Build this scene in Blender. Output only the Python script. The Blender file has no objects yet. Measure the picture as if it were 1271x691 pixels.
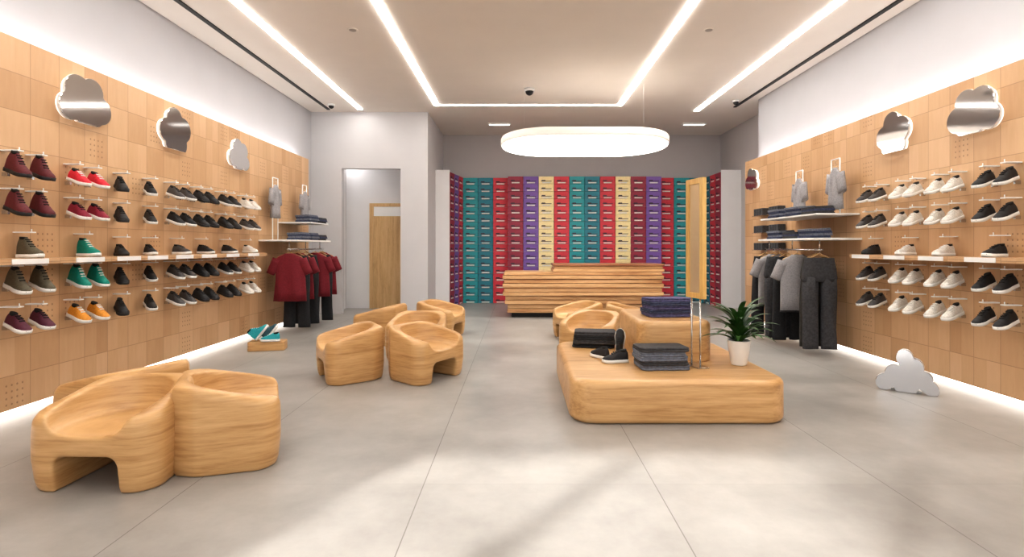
import bpy, bmesh, math, random
from mathutils import Vector, Matrix
random.seed(4)
scene = bpy.context.scene
R = math.radians

# ------------------------------------------------------------------ materials
def newmat(name):
    m = bpy.data.materials.new(name); m.use_nodes = True
    nt = m.node_tree
    return m, nt, nt.nodes["Principled BSDF"]

def plain(name, col, rough=0.6, metal=0.0, noise=0.08, nscale=30, bump=0.0, trans=0.0):
    m, nt, b = newmat(name)
    b.inputs["Roughness"].default_value = rough
    b.inputs["Metallic"].default_value = metal
    b.inputs["Transmission Weight"].default_value = trans
    tc = nt.nodes.new("ShaderNodeTexCoord")
    n = nt.nodes.new("ShaderNodeTexNoise"); n.inputs["Scale"].default_value = nscale
    n.inputs["Detail"].default_value = 4
    nt.links.new(tc.outputs["Object"], n.inputs["Vector"])
    r = nt.nodes.new("ShaderNodeValToRGB")
    r.color_ramp.elements[0].position = .3; r.color_ramp.elements[1].position = .7
    r.color_ramp.elements[0].color = (*[c*(1-noise) for c in col], 1)
    r.color_ramp.elements[1].color = (*[min(1, c*(1+noise)) for c in col], 1)
    nt.links.new(n.outputs["Fac"], r.inputs["Fac"])
    nt.links.new(r.outputs["Color"], b.inputs["Base Color"])
    if bump:
        bp = nt.nodes.new("ShaderNodeBump"); bp.inputs["Strength"].default_value = bump
        bp.inputs["Distance"].default_value = .01
        nt.links.new(n.outputs["Fac"], bp.inputs["Height"]); nt.links.new(bp.outputs["Normal"], b.inputs["Normal"])
    return m

def emis(name, col, s):
    m, nt, b = newmat(name)
    b.inputs["Base Color"].default_value = (*col, 1)
    b.inputs["Emission Color"].default_value = (*col, 1)
    b.inputs["Emission Strength"].default_value = s
    return m

def wood(name, dark, mid, light, scale=(1, 1, 1), rough=.38, fine=9, ds=.6):
    m, nt, b = newmat(name)
    L = nt.links
    tc = nt.nodes.new("ShaderNodeTexCoord")
    mp = nt.nodes.new("ShaderNodeMapping"); mp.inputs["Scale"].default_value = scale
    L.new(tc.outputs["Object"], mp.inputs["Vector"])
    n1 = nt.nodes.new("ShaderNodeTexNoise"); n1.inputs["Scale"].default_value = 1.0
    n1.inputs["Detail"].default_value = 5; n1.inputs["Distortion"].default_value = ds
    L.new(mp.outputs[0], n1.inputs["Vector"])
    n2 = nt.nodes.new("ShaderNodeTexNoise"); n2.inputs["Scale"].default_value = fine
    n2.inputs["Detail"].default_value = 6; n2.inputs["Roughness"].default_value = .65
    L.new(mp.outputs[0], n2.inputs["Vector"])
    mx = nt.nodes.new("ShaderNodeMath"); mx.operation = 'MULTIPLY_ADD'; mx.inputs[1].default_value = .45
    mu = nt.nodes.new("ShaderNodeMath"); mu.operation = 'MULTIPLY'; mu.inputs[1].default_value = .55
    L.new(n1.outputs["Fac"], mu.inputs[0]); L.new(n2.outputs["Fac"], mx.inputs[0]); L.new(mu.outputs[0], mx.inputs[2])
    r = nt.nodes.new("ShaderNodeValToRGB")
    e = r.color_ramp.elements
    e[0].position = .36; e[0].color = (*dark, 1); e[1].position = .64; e[1].color = (*light, 1)
    k = e.new(.47); k.color = (*mid, 1)
    L.new(mx.outputs[0], r.inputs["Fac"]); L.new(r.outputs["Color"], b.inputs["Base Color"])
    b.inputs["Roughness"].default_value = rough
    bp = nt.nodes.new("ShaderNodeBump"); bp.inputs["Strength"].default_value = .08; bp.inputs["Distance"].default_value = .01
    L.new(n2.outputs["Fac"], bp.inputs["Height"]); L.new(bp.outputs["Normal"], b.inputs["Normal"])
    return m

def math_n(nt, op, a, b=None, c=None):
    n = nt.nodes.new("ShaderNodeMath"); n.operation = op
    for i, v in enumerate((a, b, c)):
        if v is None: continue
        if isinstance(v, (int, float)): n.inputs[i].default_value = v
        else: nt.links.new(v, n.inputs[i])
    return n.outputs[0]

def tile_panel():
    m, nt, b = newmat("oak_tile_panel"); L = nt.links
    tc = nt.nodes.new("ShaderNodeTexCoord")
    sp = nt.nodes.new("ShaderNodeSeparateXYZ"); L.new(tc.outputs["Object"], sp.inputs[0])
    u = math_n(nt, 'DIVIDE', sp.outputs["Y"], .30)
    v = math_n(nt, 'DIVIDE', math_n(nt, 'SUBTRACT', sp.outputs["Z"], .05), .33)
    fu = math_n(nt, 'FLOOR', u); fv = math_n(nt, 'FLOOR', v)
    cb = nt.nodes.new("ShaderNodeCombineXYZ"); L.new(fu, cb.inputs[0]); L.new(fv, cb.inputs[1])
    wn = nt.nodes.new("ShaderNodeTexWhiteNoise"); wn.noise_dimensions = '3D'; L.new(cb.outputs[0], wn.inputs["Vector"])
    fu2 = math_n(nt, 'FLOOR', math_n(nt, 'MULTIPLY', u, 2.0))
    cb2 = nt.nodes.new("ShaderNodeCombineXYZ"); L.new(fu2, cb2.inputs[0]); L.new(fv, cb2.inputs[1]); cb2.inputs[2].default_value = 7
    wn2 = nt.nodes.new("ShaderNodeTexWhiteNoise"); wn2.noise_dimensions = '3D'; L.new(cb2.outputs[0], wn2.inputs["Vector"])
    mp = nt.nodes.new("ShaderNodeMapping"); mp.inputs["Scale"].default_value = (14, 14, 2)
    L.new(tc.outputs["Object"], mp.inputs["Vector"])
    add = nt.nodes.new("ShaderNodeVectorMath"); add.operation = 'ADD'
    sc = nt.nodes.new("ShaderNodeVectorMath"); sc.operation = 'SCALE'; sc.inputs["Scale"].default_value = 9
    L.new(wn.outputs["Color"], sc.inputs[0]); L.new(mp.outputs[0], add.inputs[0]); L.new(sc.outputs[0], add.inputs[1])
    nz = nt.nodes.new("ShaderNodeTexNoise"); nz.inputs["Scale"].default_value = 2; nz.inputs["Detail"].default_value = 6
    L.new(add.outputs[0], nz.inputs["Vector"])
    f = math_n(nt, 'MULTIPLY', wn.outputs["Value"], .42)
    f = math_n(nt, 'MULTIPLY_ADD', wn2.outputs["Value"], .28, f)
    f = math_n(nt, 'MULTIPLY_ADD', nz.outputs["Fac"], .3, f)
    r = nt.nodes.new("ShaderNodeValToRGB"); e = r.color_ramp.elements
    e[0].position = .12; e[0].color = (.48, .285, .148, 1); e[1].position = .85; e[1].color = (.66, .44, .265, 1)
    k = e.new(.5); k.color = (.575, .365, .205, 1)
    L.new(f, r.inputs["Fac"])
    du = math_n(nt, 'ABSOLUTE', math_n(nt, 'SUBTRACT', math_n(nt, 'FRACT', u), .5))
    dv = math_n(nt, 'ABSOLUTE', math_n(nt, 'SUBTRACT', math_n(nt, 'FRACT', v), .5))
    seam = math_n(nt, 'GREATER_THAN', math_n(nt, 'MAXIMUM', du, dv), .4905)
    pu = math_n(nt, 'SUBTRACT', math_n(nt, 'FRACT', math_n(nt, 'MULTIPLY', u, 6)), .5)
    pv = math_n(nt, 'SUBTRACT', math_n(nt, 'FRACT', math_n(nt, 'MULTIPLY', v, 6)), .5)
    d = math_n(nt, 'SQRT', math_n(nt, 'ADD', math_n(nt, 'MULTIPLY', pu, pu), math_n(nt, 'MULTIPLY', pv, pv)))
    hole = math_n(nt, 'LESS_THAN', d, .17)
    cb3 = nt.nodes.new("ShaderNodeCombineXYZ"); L.new(fu, cb3.inputs[0]); L.new(fv, cb3.inputs[1]); cb3.inputs[2].default_value = 3
    wn3 = nt.nodes.new("ShaderNodeTexWhiteNoise"); wn3.noise_dimensions = '3D'; L.new(cb3.outputs[0], wn3.inputs["Vector"])
    sel = math_n(nt, 'GREATER_THAN', wn3.outputs["Value"], .85)
    inner = math_n(nt, 'LESS_THAN', math_n(nt, 'MAXIMUM', du, dv), .34)
    hole = math_n(nt, 'MULTIPLY', math_n(nt, 'MULTIPLY', hole, sel), inner)
    dark = math_n(nt, 'MAXIMUM', math_n(nt, 'MULTIPLY', seam, .45), math_n(nt, 'MULTIPLY', hole, .6))
    mix = nt.nodes.new("ShaderNodeMix"); mix.data_type = 'RGBA'
    L.new(dark, mix.inputs["Factor"]); L.new(r.outputs["Color"], mix.inputs["A"]); mix.inputs["B"].default_value = (.16, .08, .035, 1)
    L.new(mix.outputs["Result"], b.inputs["Base Color"])
    b.inputs["Roughness"].default_value = .42
    return m

def floor_mat():
    m, nt, b = newmat("polished_concrete_tile"); L = nt.links
    tc = nt.nodes.new("ShaderNodeTexCoord")
    sp = nt.nodes.new("ShaderNodeSeparateXYZ"); L.new(tc.outputs["Object"], sp.inputs[0])
    u = math_n(nt, 'DIVIDE', math_n(nt, 'ADD', sp.outputs["X"], .60), 1.457)
    v = math_n(nt, 'DIVIDE', math_n(nt, 'SUBTRACT', sp.outputs["Y"], 3.36), 2.9)
    du = math_n(nt, 'ABSOLUTE', math_n(nt, 'SUBTRACT', math_n(nt, 'FRACT', u), .5))
    dv = math_n(nt, 'ABSOLUTE', math_n(nt, 'SUBTRACT', math_n(nt, 'FRACT', v), .5))
    s1 = math_n(nt, 'GREATER_THAN', du, .4978)
    s2 = math_n(nt, 'MULTIPLY', math_n(nt, 'GREATER_THAN', dv, .4990), .25)
    seam = math_n(nt, 'MAXIMUM', s1, s2)
    n = nt.nodes.new("ShaderNodeTexNoise"); n.inputs["Scale"].default_value = 1.1; n.inputs["Detail"].default_value = 10
    n.inputs["Roughness"].default_value = .65
    L.new(tc.outputs["Object"], n.inputs["Vector"])
    cb = nt.nodes.new("ShaderNodeCombineXYZ"); L.new(math_n(nt, 'FLOOR', u), cb.inputs[0]); L.new(math_n(nt, 'FLOOR', v), cb.inputs[1])
    wn = nt.nodes.new("ShaderNodeTexWhiteNoise"); L.new(cb.outputs[0], wn.inputs["Vector"])
    f = math_n(nt, 'MULTIPLY_ADD', wn.outputs["Value"], .08, n.outputs["Fac"])
    r = nt.nodes.new("ShaderNodeValToRGB"); e = r.color_ramp.elements
    e[0].position = .35; e[0].color = (.265, .257, .243, 1); e[1].position = .75; e[1].color = (.43, .418, .398, 1)
    L.new(f, r.inputs["Fac"])
    mix = nt.nodes.new("ShaderNodeMix"); mix.data_type = 'RGBA'
    L.new(math_n(nt, 'MULTIPLY', seam, .7), mix.inputs["Factor"]); L.new(r.outputs["Color"], mix.inputs["A"]); mix.inputs["B"].default_value = (.1, .09, .08, 1)
    L.new(mix.outputs["Result"], b.inputs["Base Color"])
    rr = nt.nodes.new("ShaderNodeMapRange"); L.new(n.outputs["Fac"], rr.inputs["Value"])
    rr.inputs["To Min"].default_value = .26; rr.inputs["To Max"].default_value = .46
    L.new(rr.outputs[0], b.inputs["Roughness"])
    return m

M_panel = tile_panel()
M_floor = floor_mat()
M_ceil = plain("ceiling_paint", (.78, .73, .68), .9, noise=.015, nscale=2)
M_wall = plain("white_plaster", (.58, .57, .585), .85, noise=.02, nscale=2)
M_uwall = plain("pale_grey_plaster", (.46, .455, .475), .85, noise=.02, nscale=2)
M_fin = plain("white_fin", (.74, .73, .74), .8, noise=.02, nscale=2)
M_greywall = plain("grey_plaster", (.50, .48, .485), .85, noise=.02, nscale=2)
M_white = plain("white_lacquer", (.85, .85, .84), .4, noise=.01)
M_black = plain("black_metal", (.012, .012, .014), .5)
M_strip = emis("led_strip", (1, .96, .90), 26)
M_cove = emis("cove_led", (1, .98, .98), 9)
M_base = emis("floor_led", (1, .96, .91), 2.4)
M_pend = emis("pendant_diffuser", (1, .97, .92), 5)
M_wood = wood("oak_furniture", (.43, .235, .09), (.56, .335, .145), (.67, .43, .21), (1.0, 1.0, 13), .34, fine=5, ds=.9)
M_woodx = wood("oak_block", (.43, .235, .09), (.56, .335, .145), (.67, .43, .21), (.8, 9, 13), .34, fine=5, ds=.7)
M_counter = wood("oak_counter", (.36, .17, .07), (.58, .33, .15), (.76, .51, .28), (.6, 3, 16), .4)
M_door = wood("door_oak", (.50, .31, .14), (.62, .40, .19), (.70, .48, .25), (14, 14, 1.2), .45)
M_mirror = plain("polished_mirror", (.72, .71, .71), .07, 1.0, noise=.01)
M_satin = plain("satin_silver", (.70, .70, .72), .16, .95, noise=.01)
M_chrome = plain("brushed_steel", (.6, .6, .6), .25, 1.0, noise=.02)
M_gold = wood("golden_frame", (.55, .33, .10), (.68, .43, .15), (.78, .54, .22), (8, 8, 1), .4)
M_halo = emis("cloud_backlight", (1, .97, .92), .8)
M_leaf = plain("leaf_green", (.035, .10, .022), .4, noise=.35, nscale=12)
M_soil = plain("soil", (.04, .025, .015), .95, noise=.3)
M_pot = plain("white_ceramic", (.82, .82, .80), .3, noise=.01)

# ------------------------------------------------------------------ mesh helpers
def finish(bm, name, mats, smooth=False, parent=None, loc=None, rotz=0, recalc=True):
    if recalc: bmesh.ops.recalc_face_normals(bm, faces=bm.faces)
    me = bpy.data.meshes.new(name); bm.to_mesh(me); bm.free()
    for m in mats: me.materials.append(m)
    if smooth:
        for p in me.polygons: p.use_smooth = True
    o = bpy.data.objects.new(name, me); scene.collection.objects.link(o)
    if parent: o.parent = parent
    if loc: o.location = loc
    o.rotation_euler[2] = rotz
    return o

def empty(name, loc=(0, 0, 0), rotz=0, parent=None):
    e = bpy.data.objects.new(name, None); scene.collection.objects.link(e)
    e.empty_display_size = .1; e.location = loc; e.rotation_euler[2] = rotz
    if parent: e.parent = parent
    return e

def inst(name, me, loc, rotz=0, parent=None, scale=None):
    o = bpy.data.objects.new(name, me); scene.collection.objects.link(o)
    o.location = loc; o.rotation_euler[2] = rotz
    if scale: o.scale = scale
    if parent: o.parent = parent
    return o

def box(bm, x0, x1, y0, y1, z0, z1, mi=0, bev=0, seg=2, mat=None):
    vs = [bm.verts.new((x, y, z)) for z in (z0, z1) for y in (y0, y1) for x in (x0, x1)]
    fs = [bm.faces.new([vs[i] for i in q]) for q in ((0, 2, 3, 1), (4, 5, 7, 6), (0, 1, 5, 4), (2, 6, 7, 3), (0, 4, 6, 2), (1, 3, 7, 5))]
    for f in fs: f.material_index = mi
    if mat is not None: bmesh.ops.transform(bm, matrix=mat, verts=vs)
    if bev:
        es = list({e for f in fs for e in f.edges})
        r = bmesh.ops.bevel(bm, geom=es, offset=bev, segments=seg, profile=.5, affect='EDGES')
        for f in r['faces']: f.material_index = mi
    return vs

def loft(bm, rings, mi=0, cap0=True, cap1=True, smooth=True, closed=True):
    vr = [[bm.verts.new(p) for p in r] for r in rings]
    n = len(vr[0])
    for a, b in zip(vr, vr[1:]):
        for i in range(n if closed else n-1):
            j = (i+1) % n
            f = bm.faces.new((a[i], a[j], b[j], b[i])); f.material_index = mi; f.smooth = smooth
    for c, r in ((cap0, vr[0]), (cap1, vr[-1])):
        if c:
            f = bm.faces.new(r); f.material_index = mi
    return vr

def cyl(bm, p0, p1, r0, r1=None, n=12, mi=0, cap=True):
    r1 = r0 if r1 is None else r1
    p0 = Vector(p0); p1 = Vector(p1); d = (p1-p0).normalized()
    a = d.orthogonal().normalized(); b = d.cross(a)
    rings = [[p+a*(r*math.cos(2*math.pi*i/n))+b*(r*math.sin(2*math.pi*i/n)) for i in range(n)] for p, r in ((p0, r0), (p1, r1))]
    loft(bm, rings, mi, cap, cap)

def pipe(bm, pts, r, n=8, mi=0):
    for a, b in zip(pts, pts[1:]): cyl(bm, a, b, r, n=n, mi=mi)

def rrect(x0, x1, y0, y1, rad, z, seg=8):
    pts = []
    for cx, cy, a0 in ((x1-rad, y0+rad, -90), (x1-rad, y1-rad, 0), (x0+rad, y1-rad, 90), (x0+rad, y0+rad, 180)):
        for i in range(seg+1):
            a = R(a0+90*i/seg); pts.append((cx+rad*math.cos(a), cy+rad*math.sin(a), z))
    return pts

def rslab(bm, x0, x1, y0, y1, z0, z1, rad, rt, rb, mi=0, seg=6, taper=0):
    rings = []
    for i in range(seg+1):
        a = math.pi/2*i/seg; ins = rb*(1-math.sin(a)); rings.append((ins+taper, z0+rb*(1-math.cos(a))))
    for i in range(seg+1):
        a = math.pi/2*i/seg; ins = rt*(1-math.cos(a)); rings.append((ins, z1-rt+rt*math.sin(a)))
    loft(bm, [rrect(x0+i, x1-i, y0+i, y1-i, max(rad-i, .004), z) for i, z in rings], mi)

def simple_box(name, x0, x1, y0, y1, z0, z1, mat, bev=0):
    bm = bmesh.new(); box(bm, x0, x1, y0, y1, z0, z1, 0, bev)
    return finish(bm, name, [mat])

# ------------------------------------------------------------------ room shell
XL, XR, H, Y0, YB = -4.41, 4.62, 4.5, -1.2, 14.3
simple_box("floor", -5.2, 5.9, Y0, 14.6, -.1, 0, M_floor)
simple_box("ceiling", -5.2, 5.9, Y0, 14.6, H, H+.1, M_ceil)
simple_box("wall_left", XL-.4, XL-.22, Y0, 11.86, 0, H, M_uwall)
simple_box("wall_left_oak_panelling", XL-.16, XL, Y0, 11.15, .085, 3.33, M_panel)
simple_box("wall_left_backing", XL-.22, XL-.16, Y0, 11.15, .0, 3.28, M_wall)
simple_box("baseboard_left_led", XL-.16, XL-.07, Y0, 11.15, 0, .085, M_base)
simple_box("trim_left_cove_led", XL-.15, XL-.08, Y0+.1, 11.1, 3.33, 3.345, M_cove)
simple_box("wall_right", XR+.27, XR+.45, Y0, 10.85, 0, H, M_uwall)
simple_box("wall_right_oak_panelling", XR, XR+.20, Y0, 10.85, .085, 3.22, M_panel)
simple_box("wall_right_backing", XR+.20, XR+.27, Y0, 10.85, 0, 3.16, M_wall)
simple_box("baseboard_right_led", XR+.07, XR+.20, Y0, 10.85, 0, .085, M_base)
simple_box("trim_right_cove_led", XR+.10, XR+.17, Y0+.1, 10.8, 3.22, 3.235, M_cove)
simple_box("wall_right_rear", 5.42, 5.6, 10.85, YB, 0, H, M_greywall)
simple_box("wall_right_return", XR+.45, 5.6, 10.67, 10.85, 0, H, M_wall)
bm = bmesh.new()
yp = 11.86
box(bm, -4.81, -3.95, yp, yp+.15, 0, H); box(bm, -2.64, -2.03, yp, yp+.15, 0, H); box(bm, -3.95, -2.64, yp, yp+.15, 3.24, H)
box(bm, -2.2, -2.03, yp+.15, YB, 0, H)
finish(bm, "wall_partition", [M_wall])
bm = bmesh.new()
box(bm, -4.35, -4.2, yp+.15, 13.0, 0, 3.6); box(bm, -4.35, -2.2, 12.95, 13.05, 0, 3.6); box(bm, -4.35, -2.2, yp+.15, 13.05, 3.6, 3.65)
finish(bm, "wall_corridor", [M_fin])
bm = bmesh.new(); box(bm, -4.19, -4.15, yp+.2, 12.9, 3.52, 3.58); finish(bm, "corridor_led_light", [emis("corridor_led", (1, .97, .94), 18)])
d = empty("door_1")
bm = bmesh.new()
box(bm, -3.62, -3.52, 12.88, 12.95, 0, 2.55); box(bm, -2.72, -2.62, 12.88, 12.95, 0, 2.55); box(bm, -3.52, -2.72, 12.88, 12.95, 2.47, 2.55)
finish(bm, "door_frame", [M_door], parent=d)
bm = bmesh.new(); box(bm, -3.52, -2.72, 12.90, 12.94, .01, 2.24); box(bm, -2.84, -2.80, 12.86, 12.90, 1.0, 1.16, 1)
finish(bm, "door_leaf", [M_door, M_chrome], parent=d)
bm = bmesh.new(); box(bm, -3.52, -2.72, 12.90, 12.94, 2.24, 2.47)
finish(bm, "transom_panel", [M_white], parent=d)
simple_box("wall_back", -2.2, 5.6, YB, YB+.15, 0, H, M_greywall)

# storefront behind camera
bm = bmesh.new()
for x in (-4.8, -3.2, -1.2, .8, 2.8, 5.0): box(bm, x-.06, x+.06, Y0-.1, Y0, 0, H)
box(bm, -4.9, 5.2, Y0-.1, Y0, 0, .1); box(bm, -4.9, 5.2, Y0-.1, Y0, 4.1, H)
finish(bm, "window_1", [M_black])

# ceiling lines
for x0, x1, yy in ((-1.79, -1.69, 11.3), (2.09, 2.19, 11.3), (-3.51, -3.41, 11.6), (3.87, 3.97, 11.75)):
    bm = bmesh.new(); box(bm, x0, x1, Y0+.2, yy, H-.012, H+.0)
    finish(bm, "ceiling_light_strip", [M_strip])
bm = bmesh.new(); box(bm, -1.69, 2.09, 11.22, 11.3, H-.012, H)
finish(bm, "ceiling_light_strip", [emis("led_strip_soft", (1, .97, .92), 7)])
for x, y1 in ((-4.15, 11.6), (4.63, 11.4)):
    bm = bmesh.new(); box(bm, x-.03, x+.03, Y0+.2, y1, H-.02, H)
    finish(bm, "ceiling_track_rail", [M_black])
M_dl = plain("downlight_grey", (.36, .33, .31), .5)
for (x, y) in ((-2.30, 7.36), (2.63, 7.36)):
    bm = bmesh.new(); cyl(bm, (0, 0, 0), (0, 0, -.006), .075, .07, 20); cyl(bm, (0, 0, -.006), (0, 0, -.008), .05, n=20, mi=1)
    finish(bm, "ceiling_downlight", [M_ceil, M_dl], loc=(x, y, H))
def dome_camera(x, y, z, s=1):
    bm = bmesh.new(); cyl(bm, (0, 0, 0), (0, 0, -.05*s), .09*s, n=20)
    rings = [[(.07*s*math.cos(a)*math.cos(2*math.pi*i/16), .07*s*math.cos(a)*math.sin(2*math.pi*i/16), -.05*s-.07*s*math.sin(a)) for i in range(16)] for a in (0, .4, .8, 1.2, 1.5)]
    loft(bm, rings, 1)
    finish(bm, "dome_security_camera", [M_white, M_black], loc=(x, y, z))
dome_camera(.2, 10.1, H, 1.1); dome_camera(-3.95, 11.2, H, .8); dome_camera(4.45, 10.9, H, .8)
for x0 in (-.75, 4.0):
    bm = bmesh.new(); box(bm, x0, x0+.55, 12.9, 13.05, H-.03, H); box(bm, x0+.03, x0+.52, 12.92, 13.03, H-.034, H-.03, 1)
    finish(bm, "ceiling_air_vent", [M_white, M_base])  # inner face is given LED emission, so it glows

# ------------------------------------------------------------------ pendant
p = empty("oval_pendant_lamp", (1.20, 9.8, 0))
def sup(a, b, n, z, k=72):
    pts = []
    for i in range(k):
        t = 2*math.pi*i/k; c, s = math.cos(t), math.sin(t)
        pts.append((a*math.copysign(abs(c)**(2/n), c), b*math.copysign(abs(s)**(2/n), s), z))
    return pts
def stadium(a, b, z, k=24):
    st = a*.42; ex = a-st; pts = []
    for i in range(k+1):
        t = -math.pi/2+math.pi*i/k; pts.append((st+ex*math.cos(t), b*math.sin(t), z))
    for i in range(k+1):
        t = math.pi/2+math.pi*i/k; pts.append((-st+ex*math.cos(t), b*math.sin(t), z))
    return pts
bm = bmesh.new()
prof = [(.02, 3.35), (.004, 3.36), (0, 3.38), (0, 3.46), (.015, 3.49), (.06, 3.50)]
loft(bm, [stadium(1.53-i, 1.0-i, z) for i, z in prof], 0)
finish(bm, "housing", [emis("pendant_housing", (.86, .80, .74), .22)], parent=p)  # slight emission added so the housing rim looks lit
bm = bmesh.new(); loft(bm, [stadium(1.45, .92, 3.315), stadium(1.49, .96, 3.32), stadium(1.51, .98, 3.335), stadium(1.51, .98, 3.37)], 0)
finish(bm, "diffuser", [M_pend], parent=p)
bm = bmesh.new()
for x, y in ((-1.1, 0), (1.1, 0)): cyl(bm, (x, y, 3.48), (x, y, H), .0015, n=6)
finish(bm, "suspension_wires", [M_white], parent=p)

# ------------------------------------------------------------------ chairs
def make_chair():
    bm = bmesh.new()
    def plan(z, ins=0):
        pts = rrect(-.41+ins, .41-ins, -.33+ins, .33-ins, .14, z, 10)
        out = []
        for x, y, zz in pts:
            if y > -.1:
                q = (y+.1)/.43
                lim = .41-ins - .17*q**2.4
                x = max(-lim, min(lim, x))
            out.append((x, y, zz))
        return out
    def top(y):
        t = (y+.33)/.66; t = max(0, min(1, t)); return .475+.125*(t*t*(3-2*t))
    rings = [plan(0, .025), plan(.06, .012), plan(.2, 0), plan(.35, .0)]
    rings.append([(x, y, top(y)-.05) for x, y, z in plan(.5, .004)])
    rings.append([(x, y, top(y)-.012) for x, y, z in plan(.5, .022)])
    rings.append([(x, y, top(y)) for x, y, z in plan(.5, .05)])
    loft(bm, rings, smooth=False)
    bmesh.ops.recalc_face_normals(bm, faces=bm.faces)
    me = bpy.data.meshes.new("t"); bm.to_mesh(me); bm.free()
    base = bpy.data.objects.new("t", me); scene.collection.objects.link(base)
    cut = []
    bm = bmesh.new()
    def ell(s, z): return [(x, y-.125, zz) for x, y, zz in sup(.295*s, .36*s, 2.3, z, 48)]
    loft(bm, [ell(.35, .345), ell(.6, .352), ell(.8, .37), ell(.91, .405), ell(.97, .46), ell(1.03, .56), ell(1.1, .8)], smooth=False)
    bmesh.ops.recalc_face_normals(bm, faces=bm.faces)
    m2 = bpy.data.meshes.new("c"); bm.to_mesh(m2); bm.free(); c1 = bpy.data.objects.new("c", m2); scene.collection.objects.link(c1); cut.append(c1)
    bm = bmesh.new(); loft(bm, [[(x, y, z) for x, z in ((-.20, -.2), (.20, -.2), (.20, .17), (.185, .205), (.15, .222), (-.15, .222), (-.185, .205), (-.20, .17))] for y in (-.5, .2)], smooth=False)
    bmesh.ops.recalc_face_normals(bm, faces=bm.faces)
    m3 = bpy.data.meshes.new("d"); bm.to_mesh(m3); bm.free(); c2 = bpy.data.objects.new("d", m3); scene.collection.objects.link(c2); cut.append(c2)
    for c in cut:
        md = base.modifiers.new("b", 'BOOLEAN'); md.object = c; md.operation = 'DIFFERENCE'; md.solver = 'EXACT'
    md = base.modifiers.new("r", 'REMESH'); md.mode = 'VOXEL'; md.voxel_size = .0115
    md = base.modifiers.new("s", 'SMOOTH'); md.iterations = 12; md.factor = .5
    dg = bpy.context.evaluated_depsgraph_get(); dg.update()
    out = bpy.data.meshes.new_from_object(base.evaluated_get(dg)); out.name = "oak_tub_chair"
    for o in [base]+cut: bpy.data.objects.remove(o)
    out.materials.clear(); out.materials.append(M_wood)
    zmin = min(v.co.z for v in out.vertices)
    for v in out.vertices: v.co.z -= zmin
    for q in out.polygons: q.use_smooth = True
    return out
chair = make_chair()
for x, y, f in ((-2.62, 3.54, -92), (-2.08, 3.82, 26), (-3.04, 4.17, 155),
                (-1.95, 6.15, -150), (-1.10, 6.15, -32), (-1.36, 7.25, -92),
                (-2.15, 8.35, 170), (-1.32, 8.95, -15),
                (.98, 8.75, -160), (1.02, 7.35, -120), (1.72, 8.5, -10)):
    inst("tub_chair", chair, (x, y, 0), R(f+90))

# ------------------------------------------------------------------ display plinth
bm = bmesh.new(); rslab(bm, .44, 2.31, 4.47, 6.4, 0, .37, .22, .055, .05)
finish(bm, "display_plinth", [M_woodx])
bm = bmesh.new(); rslab(bm, 1.18, 1.92, 5.22, 6.36, .37, .765, .14, .05, .01)
finish(bm, "display_riser", [M_woodx])

def folded_mesh(name, n, w, d, h, mats):
    bm = bmesh.new(); t = h/n
    for i in range(n):
        dx, dy = random.uniform(-.014, .014), random.uniform(-.014, .014)
        ww = w*random.uniform(.93, 1.0)/2; dd = d*random.uniform(.95, 1)/2
        k = i % len(mats)
        for s in (0, 1):
            z0 = i*t+s*t*.5
            rslab(bm, -ww+dx, ww+dx, -dd+dy+s*.008, dd+dy, z0, z0+t*.5+.001, .05, t*.24, t*.24, mi=k, seg=3)
    for v in bm.verts:
        v.co.z += .006*math.sin(v.co.x*17+v.co.y*11)*(v.co.z/h); v.co.x += .004*math.sin(v.co.z*90+v.co.y*20)
    me = bpy.data.meshes.new(name); bmesh.ops.recalc_face_normals(bm, faces=bm.faces); bm.to_mesh(me); bm.free()
    for m in mats: me.materials.append(m)
    return me
C_navy = plain("fabric_navy", (.045, .055, .105), .9, noise=.35, nscale=40)
C_purp = plain("fabric_indigo", (.095, .09, .185), .9, noise=.35, nscale=40)
C_blk = plain("fabric_black", (.018, .019, .022), .9, noise=.3, nscale=60)
C_char = plain("fabric_charcoal", (.05, .05, .055), .9, noise=.3, nscale=40)
C_grey = plain("fabric_slate", (.145, .16, .20), .9, noise=.3, nscale=40)
C_lgrey = plain("fabric_light_grey", (.32, .31, .32), .9, noise=.15, nscale=60)
C_mar = plain("fabric_maroon", (.19, .015, .026), .85, noise=.2, nscale=60)
fa = folded_mesh("fa", 5, .47, .34, .19, [C_purp, C_navy])
fb = folded_mesh("fb", 4, .48, .36, .17, [C_blk, C_char])
fc = folded_mesh("fc", 5, .46, .34, .20, [C_grey, C_char, C_grey])
inst("folded_clothes_stack", fa, (1.57, 5.68, .767), R(6))
inst("folded_clothes_stack", fb, (.86, 6.08, .372), R(-8))
inst("folded_clothes_stack", fc, (1.33, 5.00, .372), R(3))

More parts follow.
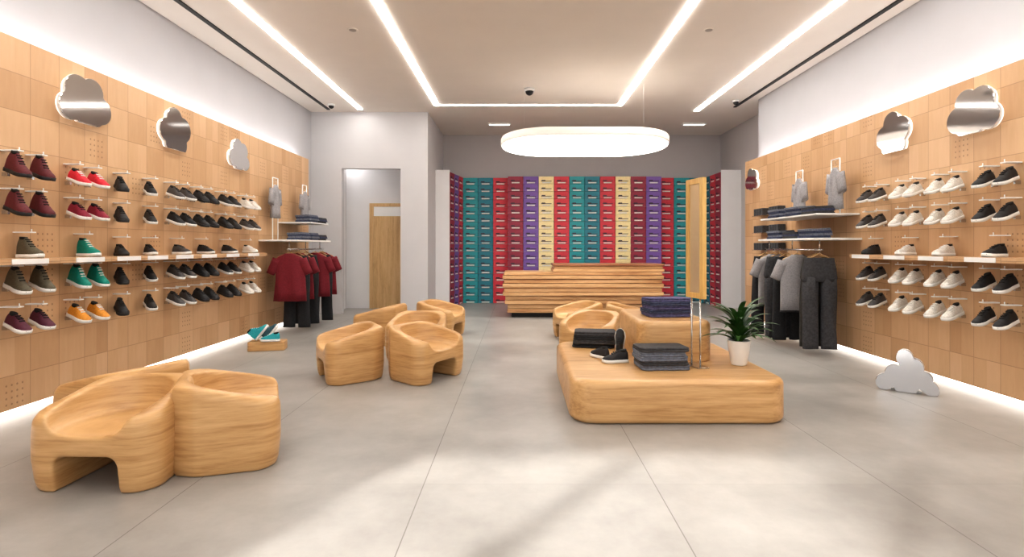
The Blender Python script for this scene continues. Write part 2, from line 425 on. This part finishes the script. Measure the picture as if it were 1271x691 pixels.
# ------------------------------------------------------------------ shoes
def interp(tab, t):
    for (a, va), (b, vb) in zip(tab, tab[1:]):
        if t <= b:
            k = (t-a)/(b-a); k = k*k*(3-2*k); return va+(vb-va)*k
    return tab[-1][1]
WT = [(0, .022), (.08, .035), (.35, .038), (.68, .050), (.88, .042), (.97, .024), (1, .008)]
HS = [(0, .070), (.1, .098), (.33, .094), (.5, .076), (.7, .050), (.9, .034), (1, .014)]
HB = [(0, .135), (.1, .155), (.33, .155), (.46, .118), (.6, .075), (.8, .050), (.93, .036), (1, .016)]
def shoe(bm, ox, oy, high, L=.265, rz=0, T=None, tilt=0, dz=0):
    b2 = bmesh.new()
    N = 15; st = [i/(N-1) for i in range(N)]
    outl = [(t*L, interp(WT, t)*1.1+.002) for t in st]
    loop = [(x, -w) for x, w in outl] + [(x, w) for x, w in reversed(outl)]
    def lift(x): return .010*max(0, (x/L-.75)/.25)**2
    loft(b2, [[(x, y*.96, 0+lift(x)) for x, y in loop], [(x, y*1.02, .012+lift(x)) for x, y in loop], [(x, y, .032+lift(x)*.7) for x, y in loop]], 1)
    rings = []
    hh = HB if high else HS
    for t in [.015+.965*i/(N+5) for i in range(N+6)]:
        w = interp(WT, t)*1.0; h = interp(hh, t); x = t*L
        ring = []
        for k in range(11):
            a = math.pi*k/10
            cw = w*(1-.28*(math.sin(a))*(1 if t < .4 else .2))
            ring.append((x, cw*math.cos(a), .026+h*(math.sin(a)**(.62 if t < .5 else .8))))
        rings.append(ring)
    loft(b2, rings, 0, closed=False, cap0=True, cap1=True)
    hz = interp(hh, .2)+.026
    pts = [(L*(.20+.135*math.cos(2*math.pi*i/14)), .024*math.sin(2*math.pi*i/14), hz+.002-.003*math.cos(2*math.pi*i/14)) for i in range(14)]
    pts2 = [(p[0], p[1]*1.0, p[2]-.02) for p in pts]
    loft(b2, [pts2, pts], 2)
    for t in (.40, .47, .54, .61):
        z = interp(hh, t)+.026
        box(b2, t*L-.004, t*L+.004, -.02, .02, z-.004, z+.004, 3)
    M = Matrix.Translation((ox, oy, dz)) @ Matrix.Rotation(rz, 4, 'Z') @ Matrix.Rotation(tilt, 4, 'Y')
    if T is not None: M = T
    bmesh.ops.transform(b2, matrix=M, verts=b2.verts)
    bmesh.ops.recalc_face_normals(b2, faces=b2.faces)
    tmp = bpy.data.meshes.new("tmp"); b2.to_mesh(tmp); b2.free(); bm.from_mesh(tmp); bpy.data.meshes.remove(tmp)
S_white = plain("rubber_white", (.78, .77, .74), .5, noise=.02)
S_dark = plain("shoe_lining", (.01, .01, .01), .9)
def shoemats(col, sole=None, lace=None, nm="shoe"):
    return [plain(nm+"_upper", col, .65, noise=.18, nscale=80), sole or S_white, S_dark, lace or S_white]
S_soleblk = plain("rubber_black", (.015, .015, .016), .6)
mm = {
 'maroon_boot': (shoemats((.11, .013, .019), S_soleblk, S_dark, "maroon"), True),
 'red': (shoemats((.60, .02, .04), S_white, S_white, "red"), False),
 'wine': (shoemats((.24, .012, .035), S_white, S_dark, "wine"), False),
 'olive_boot': (shoemats((.10, .085, .055), S_white, S_dark, "olive"), True),
 'teal_boot': (shoemats((.0, .22, .17), S_white, S_white, "teal"), True),
 'plum': (shoemats((.09, .015, .035), S_white, S_dark, "plum"), False),
 'mustard': (shoemats((.66, .27, .03), S_white, S_white, "mustard"), False),
 'black': (shoemats((.016, .016, .018), S_white, S_dark, "black"), False),
 'blackb': (shoemats((.02, .02, .022), S_soleblk, S_dark, "blackb"), False),
 'char': (shoemats((.06, .055, .055), S_white, S_dark, "char"), False),
 'white': (shoemats((.66, .63, .58), S_white, S_white, "white"), False),
}
TILT = R(17)
cache = {}
def perch_mesh(key, single, rz, ledge):
    k3 = (key, single, rz, ledge)
    if k3 in cache: return cache[k3]
    mats, hi = mm[key]
    b_sh = bmesh.new(); b_pe = bmesh.new()
    for oy in ((0,) if single else (-.115, .115)):
        if ledge:
            shoe(b_sh, .03, oy, hi, rz=rz)
        else:
            z0 = .265*math.sin(TILT)
            shoe(b_sh, .03, oy, hi, rz=rz, tilt=TILT, dz=z0)
            M = Matrix.Translation((.03, oy, z0)) @ Matrix.Rotation(rz, 4, 'Z') @ Matrix.Rotation(TILT, 4, 'Y')
            box(b_pe, .03, .16, -.022, .022, -.007, -.001, 0, mat=M)
            box(b_pe, 0, .05, oy-.012, oy+.012, z0-.045, z0-.012, 0)
        zt = .225 if not ledge else .20
        if hi: zt += .02
        box(b_pe, 0, .155, oy-.028, oy+.028, zt, zt+.011, 1)
        cyl(b_pe, (.14, oy, zt+.011), (.14, oy, zt+.035), .005, n=6, mi=1)
    out = []
    for bm, ms, nm in ((b_sh, mats, "shoes_"+key), (b_pe, [M_chrome, M_white], "perch")):
        me = bpy.data.meshes.new(nm); bmesh.ops.recalc_face_normals(bm, faces=bm.faces) if nm == "perch" else None
        bm.to_mesh(me); bm.free()
        for m in ms: me.materials.append(m)
        out.append(me)
    cache[k3] = out
    return out
def place(xw, y, z, key, single, rz, ledge, side):
    a, b = perch_mesh(key, single, rz, ledge)
    e = empty("wall_shoe_display", (xw, y, z), 0 if side > 0 else math.pi)
    inst("shoes", a, (0, 0, .002), parent=e); inst("perch", b, (0, 0, 0), parent=e)
rows = [2.07, 1.745, 1.40, 1.085, .755]
colsL = [4.66, 5.29, 5.80, 6.25, 6.74, 7.26, 7.85, 8.45]
planL = [
 ['maroon_boot', 'maroon_boot', 'olive_boot', 'olive_boot', 'plum'],
 ['red', 'wine', 'teal_boot', 'teal_boot', 'mustard'],
 ['blackb']*5, ['black']*5,
 ['char', 'black', 'char', 'char', 'char'], ['blackb', 'blackb', 'black', 'blackb', 'blackb'],
 ['black', 'blackb', 'black', 'black', 'blackb'], ['white', 'char', 'white', 'white', 'white']]
for ci, y in enumerate(colsL):
    for ri, z in enumerate(rows):
        single = ri == 2 or ci in (2, 3)
        place(XL, y, z, planL[ci][ri], single, R(-38) if ci in (2, 3) else R(-14), ri == 2, 1)
colsR = [5.02, 5.62, 6.17, 6.77]
planR = [['black']*5, ['white']*5, ['white']*5, ['char', 'char', 'blackb', 'char', 'char']]
for ci, y in enumerate(colsR):
    for ri, z in enumerate(rows):
        single = ri == 2
        place(XR, y, z-.025 if ri != 2 else z, planR[ci][ri], single, R(14), single, -1)
def ledge(name, xw, sgn, y0, y1, z, cols):
    bm = bmesh.new()
    a, b = sorted((xw, xw+sgn*.27)); box(bm, a, b, y0, y1, z-.05, z, 0)
    for y in cols:
        a, b = sorted((xw+sgn*.265, xw+sgn*.276)); box(bm, a, b, y-.17, y+.17, z-.048, z-.002, 1)
    finish(bm, name, [M_panel, M_white])
ledge("wall_ledge", XL, 1, 4.0, 8.75, 1.40, [y-.15 for y in colsL])
ledge("wall_ledge", XR, -1, 4.3, 7.0, 1.40, colsR[:])

def shoe_obj(name, key, loc, rz, T=None, high=None):
    mats, hi = mm[key]; bm = bmesh.new(); shoe(bm, -.14, 0, hi if high is None else high, T=T)
    me = bpy.data.meshes.new(name); bm.to_mesh(me); bm.free()
    for m in mats: me.materials.append(m)
    return inst(name, me, loc, rz)
shoe_obj("black_sneaker", 'black', (.93, 5.18, .372), R(190))
shoe_obj("black_sneaker", 'black', (.82, 5.42, .372), R(120))
T = Matrix.Rotation(R(-78), 4, 'Y')
shoe_obj("black_sneaker", 'black', (1.06, 5.58, .374), R(70), T=T)
bm = bmesh.new(); rslab(bm, -.25, .25, -.12, .12, 0, .13, .03, .012, .012)
finish(bm, "wooden_block", [M_wood], loc=(-3.66, 7.75, 0), rotz=R(12))
mm['turq'] = (shoemats((.02, .35, .40), S_white, S_white, "turquoise"), True)
mm['turq2'] = (shoemats((.05, .12, .15), S_white, S_white, "petrol"), True)
T = Matrix.Rotation(R(-52), 4, 'Y')
shoe_obj("turquoise_sneaker", 'turq', (-3.80, 7.72, .135), R(15), T=T)
shoe_obj("turquoise_sneaker", 'turq2', (-3.68, 7.78, .135), R(15), T=T)
shoe_obj("turquoise_sneaker", 'turq', (-3.60, 7.68, .135), R(190), high=False)

# ------------------------------------------------------------------ plant
pp = empty("potted_plant", (2.11, 5.10, .371))
bm = bmesh.new()
def circ(r, z, n=28): return [(r*math.cos(2*math.pi*i/n), r*math.sin(2*math.pi*i/n), z) for i in range(n)]
loft(bm, [circ(.068, 0), circ(.074, .01), circ(.105, .225), circ(.108, .235), circ(.098, .235), circ(.094, .20)], 0, cap1=False)
loft(bm, [circ(.094, .195), circ(.094, .205)], 1)
finish(bm, "pot", [M_pot, M_soil], parent=pp)
bm = bmesh.new()
random.seed(11)
for i in range(68):
    az = random.uniform(0, 2*math.pi); up = random.uniform(.15, 1); ln = random.uniform(.26, .40)
    st = Vector((.02*math.cos(az), .02*math.sin(az), .2+random.uniform(0, .26)*up))
    dv = Vector((math.cos(az), math.sin(az), 0)); side = Vector((-math.sin(az), math.cos(az), 0))
    el = R(26+55*up); ptsl = []; pos = st.copy(); K = 7
    for k in range(K+1):
        s = k/K; w = .025*math.sin(math.pi*min(1, .12+s*.88))**.7*(1 if k < K else 0)+.001
        ptsl.append((pos.copy(), w))
        e = el-s*R(75); pos += (dv*math.cos(e)+Vector((0, 0, 1))*math.sin(e))*(ln/K)
    vr = []
    for q, w in ptsl: vr.append([bm.verts.new(q-side*w+Vector((0, 0, w*.35))), bm.verts.new(q), bm.verts.new(q+side*w+Vector((0, 0, w*.35)))])
    for a, b in zip(vr, vr[1:]):
        for j in (0, 1):
            f = bm.faces.new((a[j], a[j+1], b[j+1], b[j])); f.smooth = True
for i in range(7):
    a = i*2*math.pi/7; cyl(bm, (.03*math.cos(a), .03*math.sin(a), .2), (.02*math.cos(a), .02*math.sin(a), .42), .006, n=6)
finish(bm, "foliage", [M_leaf], parent=pp, recalc=False)

# ------------------------------------------------------------------ standing framed mirror
mrr = empty("standing_framed_mirror", (1.675, 5.03, .371), R(105))
bm = bmesh.new(); w = .135
z0, z1 = .645, 1.77
box(bm, -w, w, -.022, .022, z0, z0+.05); box(bm, -w, w, -.022, .022, z1-.05, z1)
box(bm, -w, -w+.045, -.022, .022, z0+.05, z1-.05); box(bm, w-.045, w, -.022, .022, z0+.05, z1-.05)
finish(bm, "frame", [M_gold], parent=mrr)
bm = bmesh.new(); box(bm, -w+.045, w-.045, -.008, .008, z0+.05, z1-.05)
finish(bm, "mirror_panel", [plain("bronze_mirror", (.75, .60, .40), .25, .5, noise=.02)], parent=mrr)
bm = bmesh.new()
for s in (-1, 1): cyl(bm, (s*.07, 0, .01), (s*.07, 0, z0), .008, n=10)
finish(bm, "posts", [M_chrome], parent=mrr)
bm = bmesh.new(); box(bm, -.13, .13, -.06, .06, 0, .012, 0, .004)
finish(bm, "base_plate", [M_chrome], parent=mrr)

# ------------------------------------------------------------------ clouds
def cloud_outline(kind=0, n=90):
    cs = [((-.17, -.06, .13), (-.09, .09, .15), (.07, .12, .13), (.17, -.03, .13), (.0, -.05, .16), (.10, -.10, .10)),
          ((-.14, .0, .13), (-.02, .14, .13), (.12, .05, .14), (.06, -.12, .13), (-.08, -.12, .10)),
          ((-.15, -.04, .12), (-.05, .12, .12), (.10, .08, .12), (.17, -.08, .10), (.0, -.08, .13)),
          ((-.19, -.10, .075), (-.10, -.02, .085), (-.01, .13, .075), (.07, .05, .085), (.16, -.04, .07), (.21, -.12, .07), (.0, -.08, .12))][kind]
    pts = []
    for i in range(n):
        t = 2*math.pi*i/n; d = (math.cos(t), math.sin(t)); best = .08
        for cx, cy, r in cs:
            b = d[0]*cx+d[1]*cy; c = cx*cx+cy*cy-r*r; disc = b*b-c
            if disc > 0: best = max(best, b+math.sqrt(disc))
        x, y = d[0]*best, d[1]*best
        y = max(y, -.19)
        pts.append((x, y))
    return pts
def cloud_mesh(kind, mirror_x=1):
    bm = bmesh.new(); o = [(x*mirror_x, y) for x, y in cloud_outline(kind)]
    loft(bm, [[(x*.94, -.0, z*.94) for x, z in o], [(x*.94, -.03, z*.94) for x, z in o]], 1, smooth=False)
    loft(bm, [[(x, -.03, z) for x, z in o], [(x, -.052, z) for x, z in o]], 2, smooth=False)
    loft(bm, [[(x, -.052, z) for x, z in o], [(x*.985, -.056, z*.985) for x, z in o]], 0, smooth=False)
    me = bpy.data.meshes.new("cloud"); bmesh.ops.recalc_face_normals(bm, faces=bm.faces); bm.to_mesh(me); bm.free()
    me.materials.append(M_mirror); me.materials.append(M_halo); me.materials.append(M_white)
    return me
cm = [cloud_mesh(0), cloud_mesh(1), cloud_mesh(2), cloud_mesh(0, -1)]
for y, z, k, s in ((5.36, 2.94, 0, 1.08), (6.76, 2.95, 1, 1.15), (8.3, 2.91, 2, 1.1)):
    inst("cloud_mirror", cm[k], (XL+.001, y, z), R(90), scale=(s, 1, s))
for y, z, k, s in ((5.36, 2.84, 3, 1.05), (6.5, 2.86, 1, 1.08), (10.45, 2.8, 2, 1.0)):
    inst("cloud_mirror", cm[k], (XR-.001, y, z), R(-90), scale=(s, 1, s))
bm = bmesh.new(); o = [(x*.98, max(y, -.17)*1.18) for x, y in cloud_outline(3, 120)]
loft(bm, [[(x, .03, z+.201) for x, z in o], [(x, -.03, z+.201) for x, z in o]], 1, smooth=False)
loft(bm, [[(x, -.03, z+.201) for x, z in o], [(x*.98, -.036, z*.98+.201) for x, z in o]], 0, smooth=False)
box(bm, -.13, .13, .03, .2, 0, .02, 1)
c = finish(bm, "cloud_floor_mirror", [M_satin, M_white], loc=(3.99, 5.48, .002), rotz=R(-38))

# ------------------------------------------------------------------ garments
def fring(cx, cy, z, rx, ry, ph=0, fa=.0, fn=5, n=28):
    pts = []
    for i in range(n):
        t = 2*math.pi*i/n; k = 1+fa*math.sin(fn*t+ph)
        pts.append((cx+rx*math.cos(t)*(1+fa*.3*math.sin(3*t+ph)), cy+ry*math.sin(t)*k, z))
    return pts
def hanger(bm, w, mi):
    pipe(bm, [(-w, 0, -.07), (0, 0, .02), (w, 0, -.07), (-w, 0, -.07)], .009, 8, mi)
    pts = [(0, 0, .02), (0, 0, .05)]+[(.018*math.sin(R(a)), 0, .07-.018*math.cos(R(a))+.0) for a in range(20, 260, 40)]
    pipe(bm, pts, .003, 6, mi+1)
def tee_mesh(name, mat, L=.75, w=.25, sl=.12):
    bm = bmesh.new(); ph = random.uniform(0, 6)
    rr = [(-L, 1.04, .055, .35), (-L*.8, 1.0, .055, .32), (-L*.55, .96, .052, .25), (-L*.35, .94, .05, .15), (-.2, .95, .05, .08), (-.10, .96, .045, .03), (-.055, .72, .04, 0), (-.02, .42, .035, 0), (.0, .32, .032, 0)]
    loft(bm, [fring(0, 0, z, w*a, b, ph+z*2, f, 5) for z, a, b, f in rr], 0)
    for s in (-1, 1):
        rings = []
        for k in range(5):
            t = k/4; cx = s*(w*.78+t*sl); cz = -.10-t*.25; r = .085-.014*t
            a = R(66)
            ring = []
            for i in range(16):
                q = 2*math.pi*i/16; u = r*math.cos(q); v = (.042)*math.sin(q)
                ring.append((cx+s*u*math.sin(a), v, cz+u*math.cos(a)))
            rings.append(ring)
        loft(bm, rings, 0)
    hanger(bm, w*.8, 1)
    me = bpy.data.meshes.new(name); bmesh.ops.recalc_face_normals(bm, faces=bm.faces); bm.to_mesh(me); bm.free()
    for m in (mat, M_wood, M_chrome): me.materials.append(m)
    return me
def pants_mesh(name, mat, L=1.25, w=.22):
    bm = bmesh.new(); ph = random.uniform(0, 6)
    loft(bm, [fring(0, 0, z, w*a, b, ph, f, 4) for z, a, b, f in ((-.04, .86, .04, 0), (-.08, .88, .045, .05), (-.2, .98, .06, .08), (-.32, 1.04, .065, .1), (-.37, 1.0, .055, .1))], 0)
    for s in (-1, 1):
        loft(bm, [fring(s*cx, 0, z, rx, ry, ph*s+z*5, .22, 3, 20) for z, cx, rx, ry in
                  ((-.30, .115, .10, .06), (-.5, .118, .108, .06), (-.75, .122, .105, .055), (-L*.8, .125, .102, .052), (-L*.95, .128, .105, .055), (-L, .128, .105, .055))], 0)
    hanger(bm, w*.8, 1)
    me = bpy.data.meshes.new(name); bmesh.ops.recalc_face_normals(bm, faces=bm.faces); bm.to_mesh(me); bm.free()
    for m in (mat, M_wood, M_chrome): me.materials.append(m)
    return me
tm = tee_mesh("tee_maroon", C_mar, .82, .26)
pb = pants_mesh("trousers_black", C_blk, 1.29)
pc = pants_mesh("trousers_charcoal", C_char, 1.29, .23)
tc_ = tee_mesh("tee_charcoal", C_char, .85, .27)
tg = tee_mesh("tee_grey", C_lgrey, .80, .26)
tg2 = tee_mesh("tee_small", C_lgrey, .58, .14, .05)
po = pants_mesh("trousers_olive", plain("fabric_drab", (.045, .042, .038), .9, noise=.2), 1.29, .22)

def rack(xw, sgn, ya, yb, yu, items, rx):
    e = empty("wall_clothing_rack")
    bm = bmesh.new(); a, b = sorted((xw, xw+sgn*.66))
    box(bm, a, b, ya, yb, 1.59, 1.62, 0, .004)
    a2, b2 = sorted((xw, xw+sgn*.6)); box(bm, a2, b2, yu, yb+.05, 1.93, 1.955, 0, .004)
    finish(bm, "shelves", [M_white], parent=e)
    bm = bmesh.new(); cyl(bm, (rx, ya+.03, 1.455), (rx, yb-.03, 1.455), .011)
    for y in (ya+.1, (ya+yb)/2, yb-.1): cyl(bm, (rx, y, 1.455), (rx, y, 1.59), .008)
    finish(bm, "rail", [M_chrome], parent=e)
    for (y, me, nm, r, dx) in items:
        inst(nm, me, (rx+dx, y, 1.385), R(r), parent=e)
    return e
r1 = rack(XL, 1, 9.0, 10.6, 9.75, [(9.12, tm, "maroon_tee", 4, 0), (9.3, pb, "black_trousers", 0, .05), (9.5, tm, "maroon_tee", -5, 0), (9.75, pb, "black_trousers", 4, 0.03),
     (10.0, tm, "maroon_tee", 0, .1), (10.22, pb, "black_trousers", 0, .12), (10.42, tm, "maroon_tee", 0, .08)], -3.93)
r2 = rack(XR, -1, 7.15, 8.8, 7.2, [(7.32, pc, "charcoal_trousers", -4, .04), (7.52, po, "drab_trousers", 2, .1), (7.68, tg, "grey_tee", 0, -.08), (7.86, tc_, "charcoal_tee", 0, .02), (8.06, pb, "black_trousers", 4, -.03),
     (8.26, pc, "charcoal_trousers", 0, -.05), (8.45, tg, "grey_tee", 0, -.05), (8.62, pb, "black_trousers", 0, -.1)], 4.10)
def tee_loop(x, y, ztop, zb, parent):
    e = empty("display_tee", (x, y, 0), R(90), parent)
    bm = bmesh.new(); pipe(bm, [(-.10, 0, zb), (-.10, 0, ztop), (.10, 0, ztop), (.10, 0, zb)], .009)
    finish(bm, "loop_frame", [M_white], parent=e)
    inst("grey_tee", tg2, (0, 0, ztop-.12), 0, parent=e)
tee_loop(-4.26, 9.3, 2.70, 1.62, r1); tee_loop(-4.2, 10.42, 2.70, 1.955, r1)
tee_loop(4.42, 7.42, 2.72, 1.955, r2); tee_loop(4.38, 8.3, 2.68, 1.955, r2)
fs = folded_mesh("fs", 4, .42, .30, .13, [C_navy, C_grey]); fs2 = folded_mesh("fs2", 3, .42, .30, .10, [C_char, C_navy])
for x, y, z, m in ((-3.95, 9.55, 1.621, fs), (-3.95, 9.98, 1.621, fs), (-3.95, 10.36, 1.621, fs2), (-3.97, 9.98, 1.956, fs), (-3.97, 10.42, 1.956, fs2)):
    inst("folded_clothes", m, (x, y, z), R(90+random.uniform(-4, 4)), parent=r1)
for x, y, z, m in ((4.15, 7.45, 1.621, fs), (4.15, 7.9, 1.621, fs2), (4.15, 8.4, 1.621, fs), (4.17, 7.42, 1.956, fs2), (4.17, 7.86, 1.956, fs), (4.17, 8.42, 1.956, fs)):
    inst("folded_clothes", m, (x, y, z), R(90+random.uniform(-4, 4)), parent=r2)

for y in (9.35, 9.95):
    for z in (2.08, 1.76, 1.44, 1.12, .8):
        bm = bmesh.new(); box(bm, -.17, 0, -.20, .20, -.01, 0, 1)
        for k in range(4): box(bm, -.15, -.02, -.18+k*.092, -.10+k*.092, 0, .13, 0, .008)
        finish(bm, "accessory_box_shelf", [C_char, M_chrome], loc=(XR, y, z))

# ------------------------------------------------------------------ counter
ct = empty("reception_counter")
bm = bmesh.new()
zs = [0.10, .19, .29, .38, .47, .55, .64, .73, .82, .90, .97]
for i, (a, b) in enumerate(zip(zs, zs[1:])):
    t = a/.97
    ins = .12*(1-min(1, t/.5))
    off = .03 if i % 2 else 0
    box(bm, -.34+ins+off, 3.03-off, 11.1+ins*1.3+off, 12.0, a+.005, b-.005, 0, .006, 1)
box(bm, -.2, 2.98, 11.3, 11.98, .1, .96)
finish(bm, "lower_slats", [M_counter], parent=ct)
bm = bmesh.new(); box(bm, -.15, 2.9, 11.35, 11.95, 0, .1)
finish(bm, "plinth", [M_black], parent=ct)
bm = bmesh.new()
box(bm, .72, 3.06, 11.16, 11.98, .974, 1.03, 0, .006, 1); box(bm, .75, 3.03, 11.19, 11.98, 1.034, 1.09, 0, .006, 1); box(bm, .72, 3.06, 11.16, 11.98, 1.094, 1.135, 1, .006, 1)
finish(bm, "upper_slats", [M_counter, wood("walnut_top", (.22, .08, .03), (.32, .13, .06), (.42, .2, .1), (.6, 3, 16))], parent=ct)

# ------------------------------------------------------------------ shoe box wall
bc = {'t': (.03, .34, .38), 'd': (.03, .23, .30), 'r': (.66, .055, .08), 'm': (.34, .04, .075), 'p': (.22, .12, .42), 'c': (.95, .80, .44)}
order = list(bc); bmats = [plain("box_"+k, bc[k], .55, noise=.05) for k in order]
bmats += [plain("box_label", (.75, .73, .68), .6), plain("box_print", (.045, .03, .045), .6), M_greywall]
bm = bmesh.new()
def boxcol(p0, p1, colour, z0=.0, rowsn=17, rh=.196):
    p0 = Vector((*p0, 0)); p1 = Vector((*p1, 0)); L = (p1-p0).length; ang = math.atan2(p1.y-p0.y, p1.x-p0.x)
    M = Matrix.Translation(p0) @ Matrix.Rotation(ang, 4, 'Z'); mi = order.index(colour)
    for r in range(rowsn):
        z = z0+r*rh
        box(bm, .006, L-.006, 0, .10, z+.003, z+rh-.008, mi, mat=M)
        box(bm, .003, L-.003, -.008, .05, z+rh-.065, z+rh-.006, mi, mat=M)
        box(bm, L*.24, L*.76, -.004, 0, z+.014, z+.044, 6, mat=M)
        box(bm, L*.16, L*.84, -.003, 0, z+.062, z+.078, 7, mat=M)
        box(bm, L*.20, L*.44, -.003, 0, z+.078, z+.100, 7, mat=M)
yb, yc = 14.12, 13.85
cols = "tdrmpcrtdrcmprtd"
x0 = -1.485; cw = 6.40/16
for i, k in enumerate(cols):
    yy = yc if 3 <= i <= 12 else yb
    boxcol((x0+i*cw, yy), (x0+(i+1)*cw, yy), k)
for i, k in enumerate("mpr"):
    a, b = i/3, (i+1)/3
    boxcol((-1.69+.205*a, 13.02+1.08*a), (-1.69+.205*b, 13.02+1.08*b), k)
    boxcol((4.94, 14.1-1.08*a), (4.94, 14.1-1.08*b), "drm"[i])
box(bm, x0+3*cw, x0+13*cw, yc+.1, YB, 0, 3.33, 8)
box(bm, x0, x0+16*cw, yb+.1, YB, 0, 3.33, 8)
finish(bm, "shoe_box_wall", bmats)
bm = bmesh.new()
vs = [(-2.03, 13.0), (-1.80, 13.0), (-1.62, 14.28), (-2.03, 14.28)]
loft(bm, [[(x, y, 0) for x, y in vs], [(x, y, 3.37) for x, y in vs]], smooth=False)
box(bm, -2.03, -1.69, 12.96, 13.0, 0, 3.37)
finish(bm, "wall_fin_left", [M_fin])
bm = bmesh.new(); box(bm, 5.06, 5.42, 13.0, 14.28, 0, 3.37); box(bm, 4.94, 5.42, 12.96, 13.0, 0, 3.37)
finish(bm, "wall_fin_right", [M_fin])

# ------------------------------------------------------------------ street outside (behind camera): pavement + unseen tree added to cast dappled shade on the floor
simple_box("street_pavement", -16, 12, -16, Y0-.1, -.12, -.02, plain("pavement_concrete", (.32, .31, .30), .9, noise=.1, nscale=3))
tr = empty("shade_tree", (-3.1, -5.6, -.02))
bm = bmesh.new()
loft(bm, [[(r*math.cos(2*math.pi*i/12)+dx, r*math.sin(2*math.pi*i/12), z) for i in range(12)] for r, z, dx in ((.24, 0, 0), (.17, .5, .02), (.14, 2.2, -.05), (.11, 4.0, .05), (.05, 6.0, .1))], 0)
random.seed(5)
tips = []
for i in range(12):
    a = random.uniform(0, 6.28); z = random.uniform(3.4, 5.2); l = random.uniform(1.2, 2.2)
    tip = (l*math.cos(a), l*math.sin(a)*.8, z+random.uniform(.6, 1.6)); tips.append(tip)
    cyl(bm, (0.03, 0, z), tip, .05, .015, 6)
finish(bm, "trunk", [plain("bark", (.10, .07, .05), .9, noise=.3)], parent=tr)
bm = bmesh.new()
for i in range(1700):
    t = random.choice(tips)
    c = Vector(t)+Vector([random.gauss(0, .40) for _ in range(3)])
    n = Vector([random.gauss(0, 1) for _ in range(3)]).normalized(); a = n.orthogonal().normalized(); b = n.cross(a)
    l, wd = random.uniform(.10, .18), random.uniform(.05, .08)
    bm.faces.new([bm.verts.new(c+a*l), bm.verts.new(c+b*wd+n*.01), bm.verts.new(c-a*l), bm.verts.new(c-b*wd+n*.01)])
finish(bm, "canopy_leaves", [M_leaf], parent=tr, recalc=False)

# ------------------------------------------------------------------ light & world
w = bpy.data.worlds.new("world"); scene.world = w; w.use_nodes = True
bg = w.node_tree.nodes["Background"]; bg.inputs[0].default_value = (.98, .98, 1, 1); bg.inputs[1].default_value = 1.4
sun = bpy.data.lights.new("sun", 'SUN'); sun.energy = 4.2; sun.angle = R(1.8); sun.color = (1, .96, .90)
so = bpy.data.objects.new("sun", sun); scene.collection.objects.link(so)
dirv = Vector((.80, 1, -.80)); so.rotation_euler = dirv.to_track_quat('-Z', 'Y').to_euler(); so.location = (0, -6, 6)

# ------------------------------------------------------------------ camera
cam = bpy.data.cameras.new("camera"); co = bpy.data.objects.new("camera", cam); scene.collection.objects.link(co)
co.location = (0, 0, 1.5); co.rotation_euler = (R(90), 0, 0)
cam.sensor_width = 36; cam.sensor_fit = 'HORIZONTAL'; cam.lens = 36*660/1271
cam.shift_x = -8.5/1271; cam.shift_y = -39.5/1271; cam.clip_start = .05
scene.camera = co
scene.view_settings.view_transform = 'Standard'
scene.view_settings.exposure = 0.12
try: scene.view_settings.look = 'Medium High Contrast'
except Exception: scene.view_settings.look = 'None'
